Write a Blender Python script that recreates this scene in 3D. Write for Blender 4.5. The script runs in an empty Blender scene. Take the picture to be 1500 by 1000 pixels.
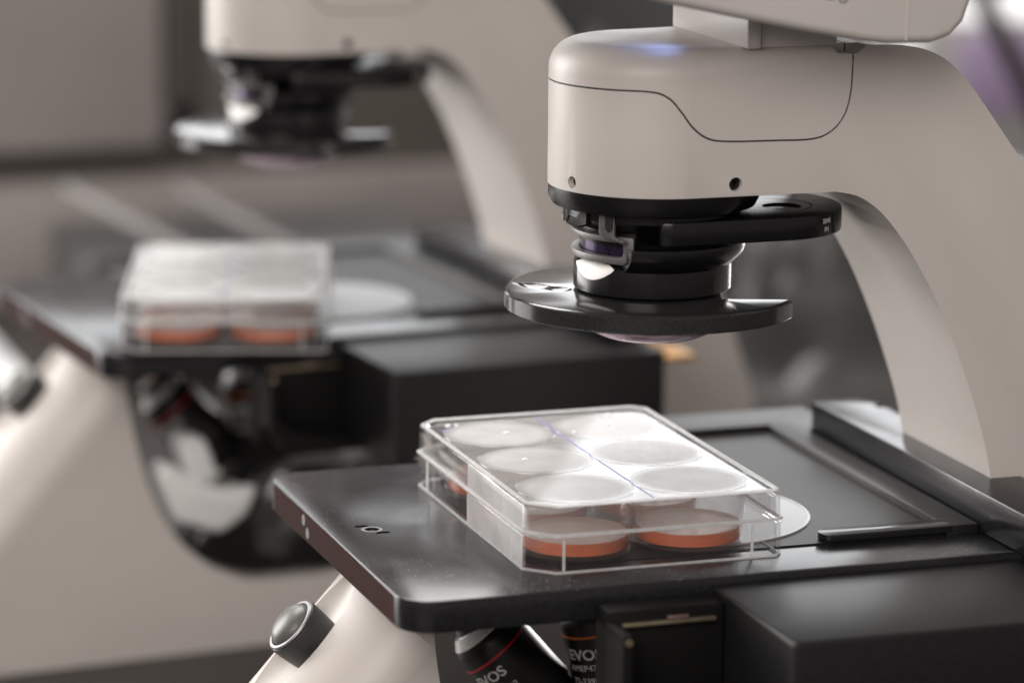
import bpy, bmesh, math, random
from mathutils import Vector, Matrix
random.seed(7)
S = bpy.context.scene
C = S.collection
PI = math.pi
MM = 0.001

# ---------------------------------------------------------------- camera
cam_d = bpy.data.cameras.new("camera")
cam = bpy.data.objects.new("camera", cam_d)
C.objects.link(cam)
S.camera = cam
yaw, pitch, roll = -0.324, 0.206, 0.008
fw = Vector((-math.sin(yaw) * math.cos(pitch), math.cos(yaw) * math.cos(pitch), -math.sin(pitch)))
rt = Vector((math.cos(yaw), math.sin(yaw), 0))
up = rt.cross(fw)
rt2 = rt * math.cos(roll) + up * math.sin(roll)
up2 = -rt * math.sin(roll) + up * math.cos(roll)
m = Matrix.Identity(4)
for i in range(3):
    m[i][0] = rt2[i]; m[i][1] = up2[i]; m[i][2] = -fw[i]
m[0][3], m[1][3], m[2][3] = -0.3356, -0.97866, 0.29167
cam.matrix_world = m
cam_d.sensor_width = 36
cam_d.lens = 120
cam_d.clip_start = 0.05
cam_d.clip_end = 60
cam_d.dof.use_dof = True
cam_d.dof.focus_distance = 1.116
cam_d.dof.aperture_fstop = 5.8
cam_d.dof.aperture_blades = 0

# ---------------------------------------------------------------- world and lamps
W = bpy.data.worlds.new("World")
S.world = W
W.use_nodes = True
W.node_tree.nodes["Background"].inputs[0].default_value = (0.62, 0.56, 0.53, 1)
W.node_tree.nodes["Background"].inputs[1].default_value = 0.42

def area(name, loc, aim, w, h, power, col=(1, 1, 1)):
    d = bpy.data.lights.new(name, 'AREA')
    d.shape = 'RECTANGLE'; d.size = w; d.size_y = h; d.energy = power; d.color = col
    o = bpy.data.objects.new(name, d); C.objects.link(o)
    o.location = loc
    o.rotation_euler = (Vector(aim) - Vector(loc)).to_track_quat('-Z', 'Y').to_euler()
    return o

area("window_light_left", (-1.35, 1.75, 0.45), (0.0, 0.1, 0.02), 1.1, 1.3, 41, (1, 0.97, 0.94))
area("window_light_back", (0.85, 2.35, 0.72), (0.1, 0.2, 0.0), 2.4, 0.8, 15, (0.96, 0.98, 1.0))
area("ceiling_light", (0.0, 1.35, 1.75), (0.1, 0.2, 0.0), 1.5, 1.2, 44, (1, 0.97, 0.94))
area("window_light_right", (1.9, 2.1, 0.30), (0.15, 0.2, -0.05), 0.7, 0.8, 40, (1, 0.98, 0.95))
area("front_fill_light", (-1.2, -1.6, 1.2), (0.1, 0.1, 0.0), 1.6, 1.2, 30, (1, 0.92, 0.87))  # unseen fill added from the front left for the shaded sides

S.view_settings.view_transform = 'Standard'
S.view_settings.look = 'None'
S.view_settings.exposure = 0.3
S.view_settings.gamma = 1
S.render.engine = 'CYCLES'
S.cycles.use_denoising = True
S.cycles.max_bounces = 14
S.cycles.transmission_bounces = 12
S.cycles.transparent_max_bounces = 24
S.cycles.glossy_bounces = 6
S.cycles.diffuse_bounces = 4
S.cycles.caustics_reflective = False
S.cycles.caustics_refractive = False
S.cycles.sample_clamp_indirect = 6

# ---------------------------------------------------------------- materials
def mat(name, col, rough=0.5, metal=0.0, noise=0.0, nscale=300.0, bump=0.0, bscale=1500.0, spec=0.5,
        rvar=0.0, coat=0.0, specks=None, trans=0.0, ior=1.5, alpha=1.0):
    M = bpy.data.materials.new(name); M.use_nodes = True
    nt = M.node_tree; N = nt.nodes; L = nt.links
    b = N["Principled BSDF"]
    b.inputs["Base Color"].default_value = (*col, 1)
    b.inputs["Roughness"].default_value = rough
    b.inputs["Metallic"].default_value = metal
    b.inputs["Specular IOR Level"].default_value = spec
    b.inputs["Coat Weight"].default_value = coat
    b.inputs["Transmission Weight"].default_value = trans
    b.inputs["IOR"].default_value = ior
    b.inputs["Alpha"].default_value = alpha
    tc = N.new("ShaderNodeTexCoord")
    colsock = None
    if noise:
        n = N.new("ShaderNodeTexNoise"); n.inputs["Scale"].default_value = nscale; n.inputs["Detail"].default_value = 5
        L.new(tc.outputs["Object"], n.inputs["Vector"])
        mr = N.new("ShaderNodeMapRange"); mr.inputs[1].default_value = .3; mr.inputs[2].default_value = .7
        mr.inputs[3].default_value = 1 - noise; mr.inputs[4].default_value = 1 + noise
        L.new(n.outputs["Fac"], mr.inputs[0])
        mx = N.new("ShaderNodeVectorMath"); mx.operation = 'SCALE'; mx.inputs[0].default_value = col
        L.new(mr.outputs[0], mx.inputs["Scale"]); colsock = mx.outputs[0]
    if rvar:
        n = N.new("ShaderNodeTexNoise"); n.inputs["Scale"].default_value = 60; n.inputs["Detail"].default_value = 6
        L.new(tc.outputs["Object"], n.inputs["Vector"])
        mr = N.new("ShaderNodeMapRange"); mr.inputs[1].default_value = .3; mr.inputs[2].default_value = .7
        mr.inputs[3].default_value = rough - rvar; mr.inputs[4].default_value = rough + rvar
        L.new(n.outputs["Fac"], mr.inputs[0]); L.new(mr.outputs[0], b.inputs["Roughness"])
    if specks:
        # dust: small pale flecks lying on the surface, gathered in patches
        v = N.new("ShaderNodeTexVoronoi"); v.inputs["Scale"].default_value = specks[0]
        L.new(tc.outputs["Object"], v.inputs["Vector"])
        lt = N.new("ShaderNodeMath"); lt.operation = 'LESS_THAN'; lt.inputs[1].default_value = specks[1]
        L.new(v.outputs["Distance"], lt.inputs[0])
        wn = N.new("ShaderNodeSeparateColor"); L.new(v.outputs["Color"], wn.inputs[0])
        g = N.new("ShaderNodeMath"); g.operation = 'GREATER_THAN'; g.inputs[1].default_value = specks[2]
        L.new(wn.outputs[0], g.inputs[0])
        pn = N.new("ShaderNodeTexNoise"); pn.inputs["Scale"].default_value = 28; pn.inputs["Detail"].default_value = 3
        L.new(tc.outputs["Object"], pn.inputs["Vector"])
        pr = N.new("ShaderNodeMapRange"); pr.inputs[1].default_value = .42; pr.inputs[2].default_value = .62
        L.new(pn.outputs["Fac"], pr.inputs[0])
        m1 = N.new("ShaderNodeMath"); m1.operation = 'MULTIPLY'; L.new(lt.outputs[0], m1.inputs[0]); L.new(g.outputs[0], m1.inputs[1])
        m2 = N.new("ShaderNodeMath"); m2.operation = 'MULTIPLY'; L.new(m1.outputs[0], m2.inputs[0]); L.new(pr.outputs[0], m2.inputs[1])
        mc = N.new("ShaderNodeMix"); mc.data_type = 'RGBA'
        gn = N.new("ShaderNodeNewGeometry"); sx = N.new("ShaderNodeSeparateXYZ"); L.new(gn.outputs["Normal"], sx.inputs[0])
        fl_ = N.new("ShaderNodeMath"); fl_.operation = 'GREATER_THAN'; fl_.inputs[1].default_value = .9; L.new(sx.outputs[2], fl_.inputs[0])
        m4 = N.new("ShaderNodeMath"); m4.operation = 'MULTIPLY'; L.new(m2.outputs[0], m4.inputs[0]); L.new(fl_.outputs[0], m4.inputs[1])
        L.new(m4.outputs[0], mc.inputs[0])
        if colsock: L.new(colsock, mc.inputs[6])
        else: mc.inputs[6].default_value = (*col, 1)
        mc.inputs[7].default_value = (.6, .59, .56, 1)
        colsock = mc.outputs[2]
    if colsock: L.new(colsock, b.inputs["Base Color"])
    if bump:
        n = N.new("ShaderNodeTexNoise"); n.inputs["Scale"].default_value = bscale; n.inputs["Detail"].default_value = 3
        L.new(tc.outputs["Object"], n.inputs["Vector"])
        bp = N.new("ShaderNodeBump"); bp.inputs["Strength"].default_value = bump; bp.inputs["Distance"].default_value = 0.0002
        L.new(n.outputs["Fac"], bp.inputs["Height"]); L.new(bp.outputs[0], b.inputs["Normal"])
    return M

def clear_plastic(name, fog=0.0, tint=(1, 1, 1), rough=0.02, fscale=120, spots=False, fade=0.0):
    """thin clear polystyrene: refracting body with part of the light let straight through, optional fog"""
    M = bpy.data.materials.new(name); M.use_nodes = True
    nt = M.node_tree; N = nt.nodes; L = nt.links
    N.remove(N["Principled BSDF"])
    out = N["Material Output"]
    gl = N.new("ShaderNodeBsdfGlass"); gl.inputs["Color"].default_value = (*tint, 1); gl.inputs["Roughness"].default_value = rough; gl.inputs["IOR"].default_value = 1.5
    tr = N.new("ShaderNodeBsdfTransparent"); tr.inputs[0].default_value = (*[min(1, t * .99) for t in tint], 1)
    m0 = N.new("ShaderNodeMixShader"); m0.inputs[0].default_value = 0.02
    L.new(tr.outputs[0], m0.inputs[1]); L.new(gl.outputs[0], m0.inputs[2])
    fr = N.new("ShaderNodeFresnel")
    ge = N.new("ShaderNodeNewGeometry"); mi = N.new("ShaderNodeMapRange")   # same reflectance on entering and leaving a thin wall
    mi.inputs[3].default_value = 1.5; mi.inputs[4].default_value = 1 / 1.5
    L.new(ge.outputs["Backfacing"], mi.inputs[0]); L.new(mi.outputs[0], fr.inputs[0])
    gs = N.new("ShaderNodeBsdfGlossy"); gs.inputs["Roughness"].default_value = rough + .03
    mx = N.new("ShaderNodeMixShader")
    L.new(fr.outputs[0], mx.inputs[0]); L.new(m0.outputs[0], mx.inputs[1]); L.new(gs.outputs[0], mx.inputs[2])
    last = mx
    if fog:
        df = N.new("ShaderNodeBsdfDiffuse"); df.inputs[0].default_value = (.93, .94, .94, 1)
        tl = N.new("ShaderNodeBsdfTranslucent"); tl.inputs[0].default_value = (.93, .94, .94, 1)
        m2 = N.new("ShaderNodeMixShader"); m2.inputs[0].default_value = .55
        L.new(df.outputs[0], m2.inputs[1]); L.new(tl.outputs[0], m2.inputs[2])
        m3 = N.new("ShaderNodeMixShader")
        L.new(mx.outputs[0], m3.inputs[1]); L.new(m2.outputs[0], m3.inputs[2])
        tc = N.new("ShaderNodeTexCoord")
        n = N.new("ShaderNodeTexNoise"); n.inputs["Scale"].default_value = fscale; n.inputs["Detail"].default_value = 6
        L.new(tc.outputs["Object"], n.inputs["Vector"])
        mr = N.new("ShaderNodeMapRange"); mr.inputs[1].default_value = .3; mr.inputs[2].default_value = .7
        mr.inputs[3].default_value = max(0, fog - .1); mr.inputs[4].default_value = min(1, fog + .1)
        L.new(n.outputs["Fac"], mr.inputs[0]); fac = mr.outputs[0]
        if spots:
            v = N.new("ShaderNodeTexVoronoi"); v.inputs["Scale"].default_value = 1500
            L.new(tc.outputs["Object"], v.inputs["Vector"])
            mr2 = N.new("ShaderNodeMapRange"); mr2.inputs[1].default_value = .1; mr2.inputs[2].default_value = .5
            mr2.inputs[3].default_value = .14; mr2.inputs[4].default_value = -.08
            L.new(v.outputs["Distance"], mr2.inputs[0])
            ad = N.new("ShaderNodeMath"); ad.use_clamp = True; L.new(fac, ad.inputs[0]); L.new(mr2.outputs[0], ad.inputs[1]); fac = ad.outputs[0]
        if fade:
            ln = N.new("ShaderNodeVectorMath"); ln.operation = 'LENGTH'; L.new(tc.outputs["Object"], ln.inputs[0])
            mf = N.new("ShaderNodeMapRange"); mf.interpolation_type = 'SMOOTHSTEP'
            mf.inputs[1].default_value = fade * .72; mf.inputs[2].default_value = fade; mf.inputs[3].default_value = 1; mf.inputs[4].default_value = .45
            L.new(ln.outputs["Value"], mf.inputs[0])
            mm = N.new("ShaderNodeMath"); mm.operation = 'MULTIPLY'; L.new(fac, mm.inputs[0]); L.new(mf.outputs[0], mm.inputs[1]); fac = mm.outputs[0]
        L.new(fac, m3.inputs[0]); last = m3
    L.new(last.outputs[0], out.inputs[0])
    return M

PAINT = mat("warm_white_plastic", (.585, .550, .520), .42, noise=.03, nscale=22, bump=.35, bscale=2400, rvar=.05)
PAINT_D = mat("warm_white_plastic_monitor", (.61, .58, .56), .4, noise=.02, nscale=40)
ANOD = mat("black_anodised_metal", (.014, .014, .0155), .22, spec=.38, noise=.25, nscale=700, rvar=.03, specks=(850, .16, .8))
EDGE = mat("maroon_reflection_edge", (.034, .014, .012), .7, spec=.06, noise=.12, nscale=200)  # reddish reflection put into the colour of the black edge
ANOD2 = mat("black_anodised_metal_clean", (.012, .012, .0125), .40, spec=.28, noise=.2, nscale=600)
SATIN = mat("dark_satin_insert", (.017, .016, .0155), .42, spec=.14, noise=.15, nscale=500, specks=(1300, .12, .86))
BLACK = mat("black_satin_enamel", (.006, .006, .0065), .24, spec=.35, noise=.2, nscale=400)
GLOSS = mat("black_polished_metal", (.02, .0205, .0205), .15, spec=.7, coat=.05, noise=.3, nscale=900, specks=(1500, .13, .8))
SILVER = mat("brushed_aluminium", (.42, .41, .41), .26, metal=1, noise=.1, nscale=900)
SILVER_D = mat("dull_grey_metal", (.16, .155, .15), .48, metal=.45, noise=.1, nscale=900)
WHITEM = mat("white_metal_ring", (.8, .8, .79), .25, spec=.8, noise=.02)
FACET = mat("machined_flat_white_glint", (.92, .91, .89), .5, metal=0, noise=.02)  # white stands in for the window mirrored in bare metal
BRASS = mat("brass_strip", (.30, .25, .17), .38, metal=.75, noise=.15, nscale=300)
ORANGE = mat("orange_band_paint", (.75, .16, .01), .35)
RED = mat("red_band_paint", (.55, .008, .012), .35)
LETTER = mat("pale_grey_print", (.62, .61, .58), .5)
GREYPRINT = mat("grey_print", (.26, .25, .24), .5)
LENS = mat("coated_lens_glass", (.50, .36, .44), .15, metal=.35, coat=.4)
COPPER = mat("copper_tip", (.5, .24, .1), .3, metal=.9)
HOLE = mat("dark_recess", (.006, .006, .006), .6)
RUBBER = mat("charcoal_rubber", (.035, .035, .035), .5, noise=.15, nscale=500)
RUBBER2 = mat("matte_black_bracket", (.006, .006, .006), .6, spec=.15, noise=.1, nscale=300)
OBJB = mat("black_objective_barrel", (.008, .008, .008), .38, spec=.4, noise=.1, nscale=400)
DOME = mat("grey_soft_button_top", (.11, .115, .108), .38, noise=.1, nscale=300, bump=.2)
RIM = mat("pale_metal_rim", (.26, .25, .25), .4, metal=.5)
POLY = clear_plastic("clear_polystyrene")
BEAD = mat("water_bead", (.75, .76, .76), .06, spec=1.0, coat=1.0)
LIDM = clear_plastic("hazed_polystyrene_film", fog=.14, fscale=50, rough=.05)
POLY_EDGE = clear_plastic("polystyrene_edge_glint", fog=.7, fscale=300)  # white haze stands in for edges catching the light
WELLM = clear_plastic("well_wall_polystyrene", fog=.015, fscale=40)
REFLECT = clear_plastic("painted_reflection_polystyrene", fog=.5, rough=.03, fscale=60)  # white haze for the window mirrored in the plate side
FOG = clear_plastic("condensation", fog=.64, fscale=60, fade=.0192)
FOGD = clear_plastic("beaded_condensation", fog=.72, fscale=200, spots=True, fade=.0192)
GLASSD = mat("frosted_glass_insert", (.22, .225, .24), .3, spec=.6, noise=.06, nscale=100)
GLASSR = mat("glass_insert_edge", (.5, .5, .5), .3)
def medium(name, col, share):
    """tinted liquid: part scattered, part let through, with a wet sheen"""
    M = bpy.data.materials.new(name); M.use_nodes = True
    nt = M.node_tree; N = nt.nodes; L = nt.links; N.remove(N["Principled BSDF"])
    d = N.new("ShaderNodeBsdfDiffuse"); d.inputs[0].default_value = (*col, 1)
    t = N.new("ShaderNodeBsdfTranslucent"); t.inputs[0].default_value = (*col, 1)
    p = N.new("ShaderNodeBsdfTransparent"); p.inputs[0].default_value = (*[c ** .35 for c in col], 1)
    g = N.new("ShaderNodeBsdfGlossy"); g.inputs["Roughness"].default_value = .05
    a = N.new("ShaderNodeMixShader"); a.inputs[0].default_value = .2; L.new(d.outputs[0], a.inputs[1]); L.new(t.outputs[0], a.inputs[2])
    b = N.new("ShaderNodeMixShader"); b.inputs[0].default_value = share; L.new(p.outputs[0], b.inputs[1]); L.new(a.outputs[0], b.inputs[2])
    lw = N.new("ShaderNodeLayerWeight"); lw.inputs[0].default_value = .12
    c = N.new("ShaderNodeMixShader"); L.new(lw.outputs["Fresnel"], c.inputs[0]); L.new(b.outputs[0], c.inputs[1]); L.new(g.outputs[0], c.inputs[2])
    L.new(c.outputs[0], N["Material Output"].inputs[0])
    return M
LIQ = medium("orange_red_culture_medium", (1.0, .24, .09), .95)
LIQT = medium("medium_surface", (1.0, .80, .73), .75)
MARKER = mat("violet_marker_ink", (.17, .13, .55), .4)
BENCH = mat("dark_bench_top", (.035, .031, .029), .38, noise=.25, nscale=6)
WALLM = mat("taupe_wall_paint", (.26, .235, .22), .7, noise=.06, nscale=3)
GREYBOX = mat("taupe_cabinet_paint", (.36, .335, .32), .5, noise=.07, nscale=9)
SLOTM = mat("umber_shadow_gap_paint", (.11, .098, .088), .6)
DARKBOX = mat("charcoal_box", (.03, .028, .027), .5, noise=.2)
STRIPM = mat("grey_guide_metal", (.17, .16, .155), .4, metal=.2)
BAG = mat("charcoal_plastic_film", (.055, .054, .053), .35, noise=.35, nscale=14)
PAPER = mat("white_paper", (.78, .79, .80), .6, noise=.12, nscale=14)
LILAC = mat("lilac_carton", (.55, .43, .66), .5, noise=.1, nscale=8)
PALE = mat("pale_grey_carton", (.50, .49, .49), .5, noise=.1, nscale=8)

# ---------------------------------------------------------------- mesh helpers
def smooth(me, ang=32):
    me.shade_smooth()
    me.set_sharp_from_angle(angle=math.radians(ang))

def obj(name, bm, m, parent=None, ang=32):
    bmesh.ops.recalc_face_normals(bm, faces=bm.faces)
    me = bpy.data.meshes.new(name); bm.to_mesh(me); bm.free()
    if m: me.materials.append(m)
    smooth(me, ang)
    o = bpy.data.objects.new(name, me); C.objects.link(o)
    if parent: o.parent = parent
    return o

def tag(o, label=None, cat=None, group=None, kind=None):
    if label: o['label'] = label
    if cat: o['category'] = cat
    if group: o['group'] = group
    if kind: o['kind'] = kind
    return o

def empty(name, loc, rz=0):
    o = bpy.data.objects.new(name, None); C.objects.link(o); o.location = loc; o.rotation_euler = (0, 0, rz)
    o.empty_display_size = .02
    return o

def v3(x, y, z): return Vector((x * MM, y * MM, z * MM))

def prism(bm, pts, a0, a1, axis='Y'):
    """extrude a 2D outline; axis Y: pts are (x,z); axis Z: pts are (x,y); axis X: pts are (y,z)"""
    def P(p, a):
        if axis == 'Y': return v3(p[0], a, p[1])
        if axis == 'Z': return v3(p[0], p[1], a)
        return v3(a, p[0], p[1])
    A = [bm.verts.new(P(p, a0)) for p in pts]; B = [bm.verts.new(P(p, a1)) for p in pts]
    n = len(pts)
    bm.faces.new(A); bm.faces.new(B[::-1])
    for i in range(n): bm.faces.new((A[i], B[i], B[(i + 1) % n], A[(i + 1) % n]))
    return bm

def bevel_all(bm, w, seg=2, ang=25):
    bmesh.ops.recalc_face_normals(bm, faces=bm.faces)
    es = [e for e in bm.edges if len(e.link_faces) == 2 and e.calc_face_angle(0) > math.radians(ang)]
    if es: bmesh.ops.bevel(bm, geom=es, offset=w * MM, segments=seg, affect='EDGES', profile=.5, clamp_overlap=True)
    return bm

def box(x0, x1, y0, y1, z0, z1, bev=0.0, seg=2, bm=None):
    b = bmesh.new()
    prism(b, [(x0, y0), (x1, y0), (x1, y1), (x0, y1)], z0, z1, 'Z')
    if bev: bevel_all(b, bev, seg)
    if bm is None: return b
    me = bpy.data.meshes.new("t"); b.to_mesh(me); b.free(); bm.from_mesh(me); bpy.data.meshes.remove(me)
    return bm

def rrect(x0, x1, y0, y1, r, n=8):
    """rounded rectangle outline, r one radius or four (front-left, front-right, back-right, back-left)"""
    if not isinstance(r, (list, tuple)): r = [r] * 4
    out = []
    for (cx, cy, a, rr) in ((x0 + r[0], y0 + r[0], PI, r[0]), (x1 - r[1], y0 + r[1], 1.5 * PI, r[1]), (x1 - r[2], y1 - r[2], 0, r[2]), (x0 + r[3], y1 - r[3], .5 * PI, r[3])):
        if rr < .01: out.append((cx, cy)); continue
        for k in range(n + 1): out.append((cx + rr * math.cos(a + k * PI / 2 / n), cy + rr * math.sin(a + k * PI / 2 / n)))
    return out

def lathe(prof, cx=0, cy=0, seg=72, bm=None, close=True):
    bm = bm or bmesh.new()
    rings = []
    for r, z in prof:
        if r < 1e-4: rings.append([bm.verts.new(v3(cx, cy, z))])
        else: rings.append([bm.verts.new(v3(cx + r * math.cos(2 * PI * k / seg), cy + r * math.sin(2 * PI * k / seg), z)) for k in range(seg)])
    pairs = list(zip(rings, rings[1:]))
    if close and len(rings[0]) > 1 and len(rings[-1]) > 1: pairs.append((rings[-1], rings[0]))
    for A, B in pairs:
        for k in range(seg):
            k2 = (k + 1) % seg
            if len(A) == 1 and len(B) == 1: continue
            if len(A) == 1: bm.faces.new((A[0], B[k], B[k2]))
            elif len(B) == 1: bm.faces.new((A[k], A[k2], B[0]))
            else: bm.faces.new((A[k], A[k2], B[k2], B[k]))
    return bm

def place(bm, origin, zdir, xdir=None):
    """move a bmesh built round the z axis so that its z points along zdir at origin (mm)"""
    z = Vector(zdir).normalized()
    x = Vector(xdir) if xdir else (Vector((0, 1, 0)) if abs(z.y) < .9 else Vector((1, 0, 0)))
    x = (x - z * x.dot(z)).normalized(); y = z.cross(x)
    M = Matrix(((x.x, y.x, z.x, origin[0] * MM), (x.y, y.y, z.y, origin[1] * MM), (x.z, y.z, z.z, origin[2] * MM), (0, 0, 0, 1)))
    bmesh.ops.transform(bm, matrix=M, verts=bm.verts)
    return bm

def boolean(o, cutter_bm, op='DIFFERENCE'):
    bmesh.ops.recalc_face_normals(cutter_bm, faces=cutter_bm.faces)
    me = bpy.data.meshes.new("cut"); cutter_bm.to_mesh(me); cutter_bm.free()
    c = bpy.data.objects.new("cut", me); C.objects.link(c)
    par = o.parent; o.parent = None
    md = o.modifiers.new("b", 'BOOLEAN'); md.operation = op; md.object = c; md.solver = 'EXACT'
    dg = bpy.context.evaluated_depsgraph_get(); dg.update()
    nm = bpy.data.meshes.new_from_object(o.evaluated_get(dg))
    o.modifiers.remove(md); old = o.data; nm.name = old.name; o.data = nm
    bpy.data.meshes.remove(old)
    bpy.data.objects.remove(c); bpy.data.meshes.remove(me)
    o.parent = par
    smooth(nm)
    return o

def weighted_bevel(o, wfun, width, seg=5, ang=22):
    """bevel sharp edges by wfun(mid, v1, v2) mm"""
    me = o.data
    bm = bmesh.new(); bm.from_mesh(me)
    bmesh.ops.remove_doubles(bm, verts=bm.verts, dist=2e-6)
    bmesh.ops.dissolve_limit(bm, angle_limit=math.radians(.5), verts=bm.verts, edges=bm.edges)
    lay = bm.edges.layers.float.get('bevel_weight_edge') or bm.edges.layers.float.new('bevel_weight_edge')
    for e in bm.edges:
        w = 0
        if len(e.link_faces) == 2 and e.calc_face_angle(0) > math.radians(ang):
            mid = (e.verts[0].co + e.verts[1].co) / 2 / MM
            w = wfun(mid, e) / width
        e[lay] = max(0, min(1, w))
    bm.to_mesh(me); bm.free()
    md = o.modifiers.new("bv", 'BEVEL'); md.limit_method = 'WEIGHT'; md.width = width * MM; md.segments = seg
    md.use_clamp_overlap = True
    dg = bpy.context.evaluated_depsgraph_get(); dg.update()
    nm = bpy.data.meshes.new_from_object(o.evaluated_get(dg))
    o.modifiers.remove(md); old = o.data; nm.name = old.name; o.data = nm; bpy.data.meshes.remove(old)
    smooth(nm)
    return o

def arcpts(cx, cz, r, a0, a1, n):
    return [(cx + r * math.cos(math.radians(a0 + (a1 - a0) * k / n)), cz + r * math.sin(math.radians(a0 + (a1 - a0) * k / n))) for k in range(n + 1)]

def spline(pts, n=6):
    out = []
    P = [pts[0]] + list(pts) + [pts[-1]]
    for i in range(1, len(P) - 2):
        p0, p1, p2, p3 = P[i - 1], P[i], P[i + 1], P[i + 2]
        for k in range(n):
            t = k / n
            out.append(tuple(.5 * ((2 * p1[j]) + (-p0[j] + p2[j]) * t + (2 * p0[j] - 5 * p1[j] + 4 * p2[j] - p3[j]) * t * t + (-p0[j] + 3 * p1[j] - 3 * p2[j] + p3[j]) * t ** 3) for j in range(2)))
    out.append(tuple(pts[-1]))
    return out

def text_bm(s, size, bold=.0, xs=1.0, extrude=.05):
    cu = bpy.data.curves.new("t", 'FONT'); cu.body = s; cu.size = size * MM; cu.align_x = 'CENTER'; cu.align_y = 'CENTER'
    cu.extrude = extrude * MM; cu.offset = bold * MM; cu.resolution_u = 3
    o = bpy.data.objects.new("t", cu); C.objects.link(o); o.scale = (xs, 1, 1)
    dg = bpy.context.evaluated_depsgraph_get(); dg.update()
    me = bpy.data.meshes.new_from_object(o.evaluated_get(dg))
    bm = bmesh.new(); bm.from_mesh(me)
    bmesh.ops.transform(bm, matrix=Matrix.Diagonal((xs, 1, 1, 1)), verts=bm.verts)
    bpy.data.objects.remove(o); bpy.data.curves.remove(cu); bpy.data.meshes.remove(me)
    return bm

def wrap(bm, r, a0, z0, up=1):
    """wrap flat text (x along, y up, z out) on a cylinder of radius r (mm) round z; up=-1 turns it upside down"""
    for v in bm.verts:
        x, y, z = v.co / MM
        if up < 0: x, y = -x, -y
        a = a0 + x / r
        v.co = v3((r + z) * math.cos(a), (r + z) * math.sin(a), z0 + y)
    return bm

# ================================================================ MICROSCOPE
mic = empty("digital_microscope", (0, 0, 0))
tag(mic, "nearest microscope, in focus, its black disc hanging over the sharp six-well plate", "microscope", "matching microscopes in a row on the bench")

# ---- housing: base, column and arm in one outline, nose of the arm rounded in plan
outer = [(60, 161), (116, 161)] + spline([(124, 161), (134, 160.5), (143, 158.6), (151, 154.4), (158, 147.6), (165, 138.8), (179.3, 119.8)], 4) + [(205, 84), (235, 40), (262, -12), (276, -52), (284, -100), (287, -144)]
front = [(-160, -144), (-75, -50), (-41.5, -12.6)]
inner = [(176, -12.6)] + spline([(173, 5), (169.4, 23.2), (163.6, 41.5), (156.8, 59), (149.4, 75), (140.8, 89.8), (135.6, 97.3), (130.2, 103.9), (125.5, 108.2), (119.5, 111.8), (112, 113.5)], 3) + [(60, 113.5)]
prof = [(27, 161)] + outer + front + inner + [(27, 113.5)]
bm = bmesh.new(); prism(bm, prof, 25, 95, 'Y')
body = obj("housing", bm, PAINT, mic)
cutp = [(62.4, 24.9)] + [(62 + 35 * math.cos(a), 60 + 35 * math.sin(a)) for a in [math.radians(268 - 4 * k) for k in range(45)]] + [(62.4, 95.1), (62.4, 110), (-5, 110), (-5, 10), (62.4, 10)]
bm = bmesh.new(); prism(bm, cutp, 90, 180, 'Z'); boolean(body, bm)
nrm = Vector((-.742, 0, .670)); slp = Vector((.670, 0, .742))
fc = [(-24 + 24 * math.cos(t), 35.02 * math.sin(t)) for t in [math.radians(-88 + 4 * k) for k in range(45)]]
fc = [(-24, -35.02)] + fc + [(-24, 35.02), (-24, 60), (20, 60), (20, -60), (-24, -60)]
bm = bmesh.new()
# plan section (n, y) swept along the slope
A = [bm.verts.new(v3(n_, y_, -190)) for n_, y_ in fc]; B = [bm.verts.new(v3(n_, y_, 25)) for n_, y_ in fc]
bm.faces.new(A[::-1]); bm.faces.new(B)
for i in range(len(fc)): bm.faces.new((A[i], A[(i + 1) % len(fc)], B[(i + 1) % len(fc)], B[i]))
place(bm, (-58.2, 60, -31.2), slp, nrm); boolean(body, bm)

# soft shoulder round the nose, tightening along the arm
def shoulder():
    path = [(111, 25, 0, -1), (104, 25, 0, -1), (96, 25, 0, -1), (88, 25, 0, -1), (80, 25, 0, -1), (71, 25, 0, -1)]
    path += [(62 + 35 * math.cos(a), 60 + 35 * math.sin(a), math.cos(a), math.sin(a)) for a in [math.radians(270 - 4 * k) for k in range(46)]]
    path += [(x, 95, 0, 1) for x in (71, 80, 88, 96, 104, 111)]
    bm = bmesh.new(); loops = []
    for x, y, nx, ny in path:
        r = 9.5 if x <= 62 else 9.5 - min(1, (x - 62) / 40) * 6.6
        sec = [(r * (1 - math.cos(math.radians(t))), 161 - r + r * math.sin(math.radians(t))) for t in range(0, 91, 9)]
        sec[0] = (-.02, sec[0][1]); sec = [(-4, 161 - r)] + sec + [(r, 165), (-4, 165)]
        loops.append([bm.verts.new(v3(x - nx * d, y - ny * d, z)) for d, z in sec])
    n = len(loops[0])
    for A, B in zip(loops, loops[1:]):
        for i in range(n): bm.faces.new((A[i], A[(i + 1) % n], B[(i + 1) % n], B[i]))
    bm.faces.new(loops[0][::-1]); bm.faces.new(loops[-1])
    return bm
boolean(body, shoulder())

def hw(mid, e):
    v1, v2 = e.verts[0].co / MM, e.verts[1].co / MM
    if v1.z > 160.8 and v2.z > 160.8:
        if abs(v1.y - v2.y) > 50: return 0
        x = mid.x
        return 0 if x < 110.5 else 2.4
    if abs(v1.y - v2.y) > 50:                       # edges running across
        return 0 if mid.z > -100 else 2
    if mid.x < -27 and mid.z < -8: return 0
    if mid.z < -140: return 1.5
    if mid.x < 62.5 and mid.z > 100: return .9 if mid.z < 114 else 0
    if mid.z > -13 and (mid.z < 113.6 and mid.x < 178): return 1.6
    if mid.z <= -12: return 1.2
    return 2.4
weighted_bevel(body, hw, 3, seg=4)

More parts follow.
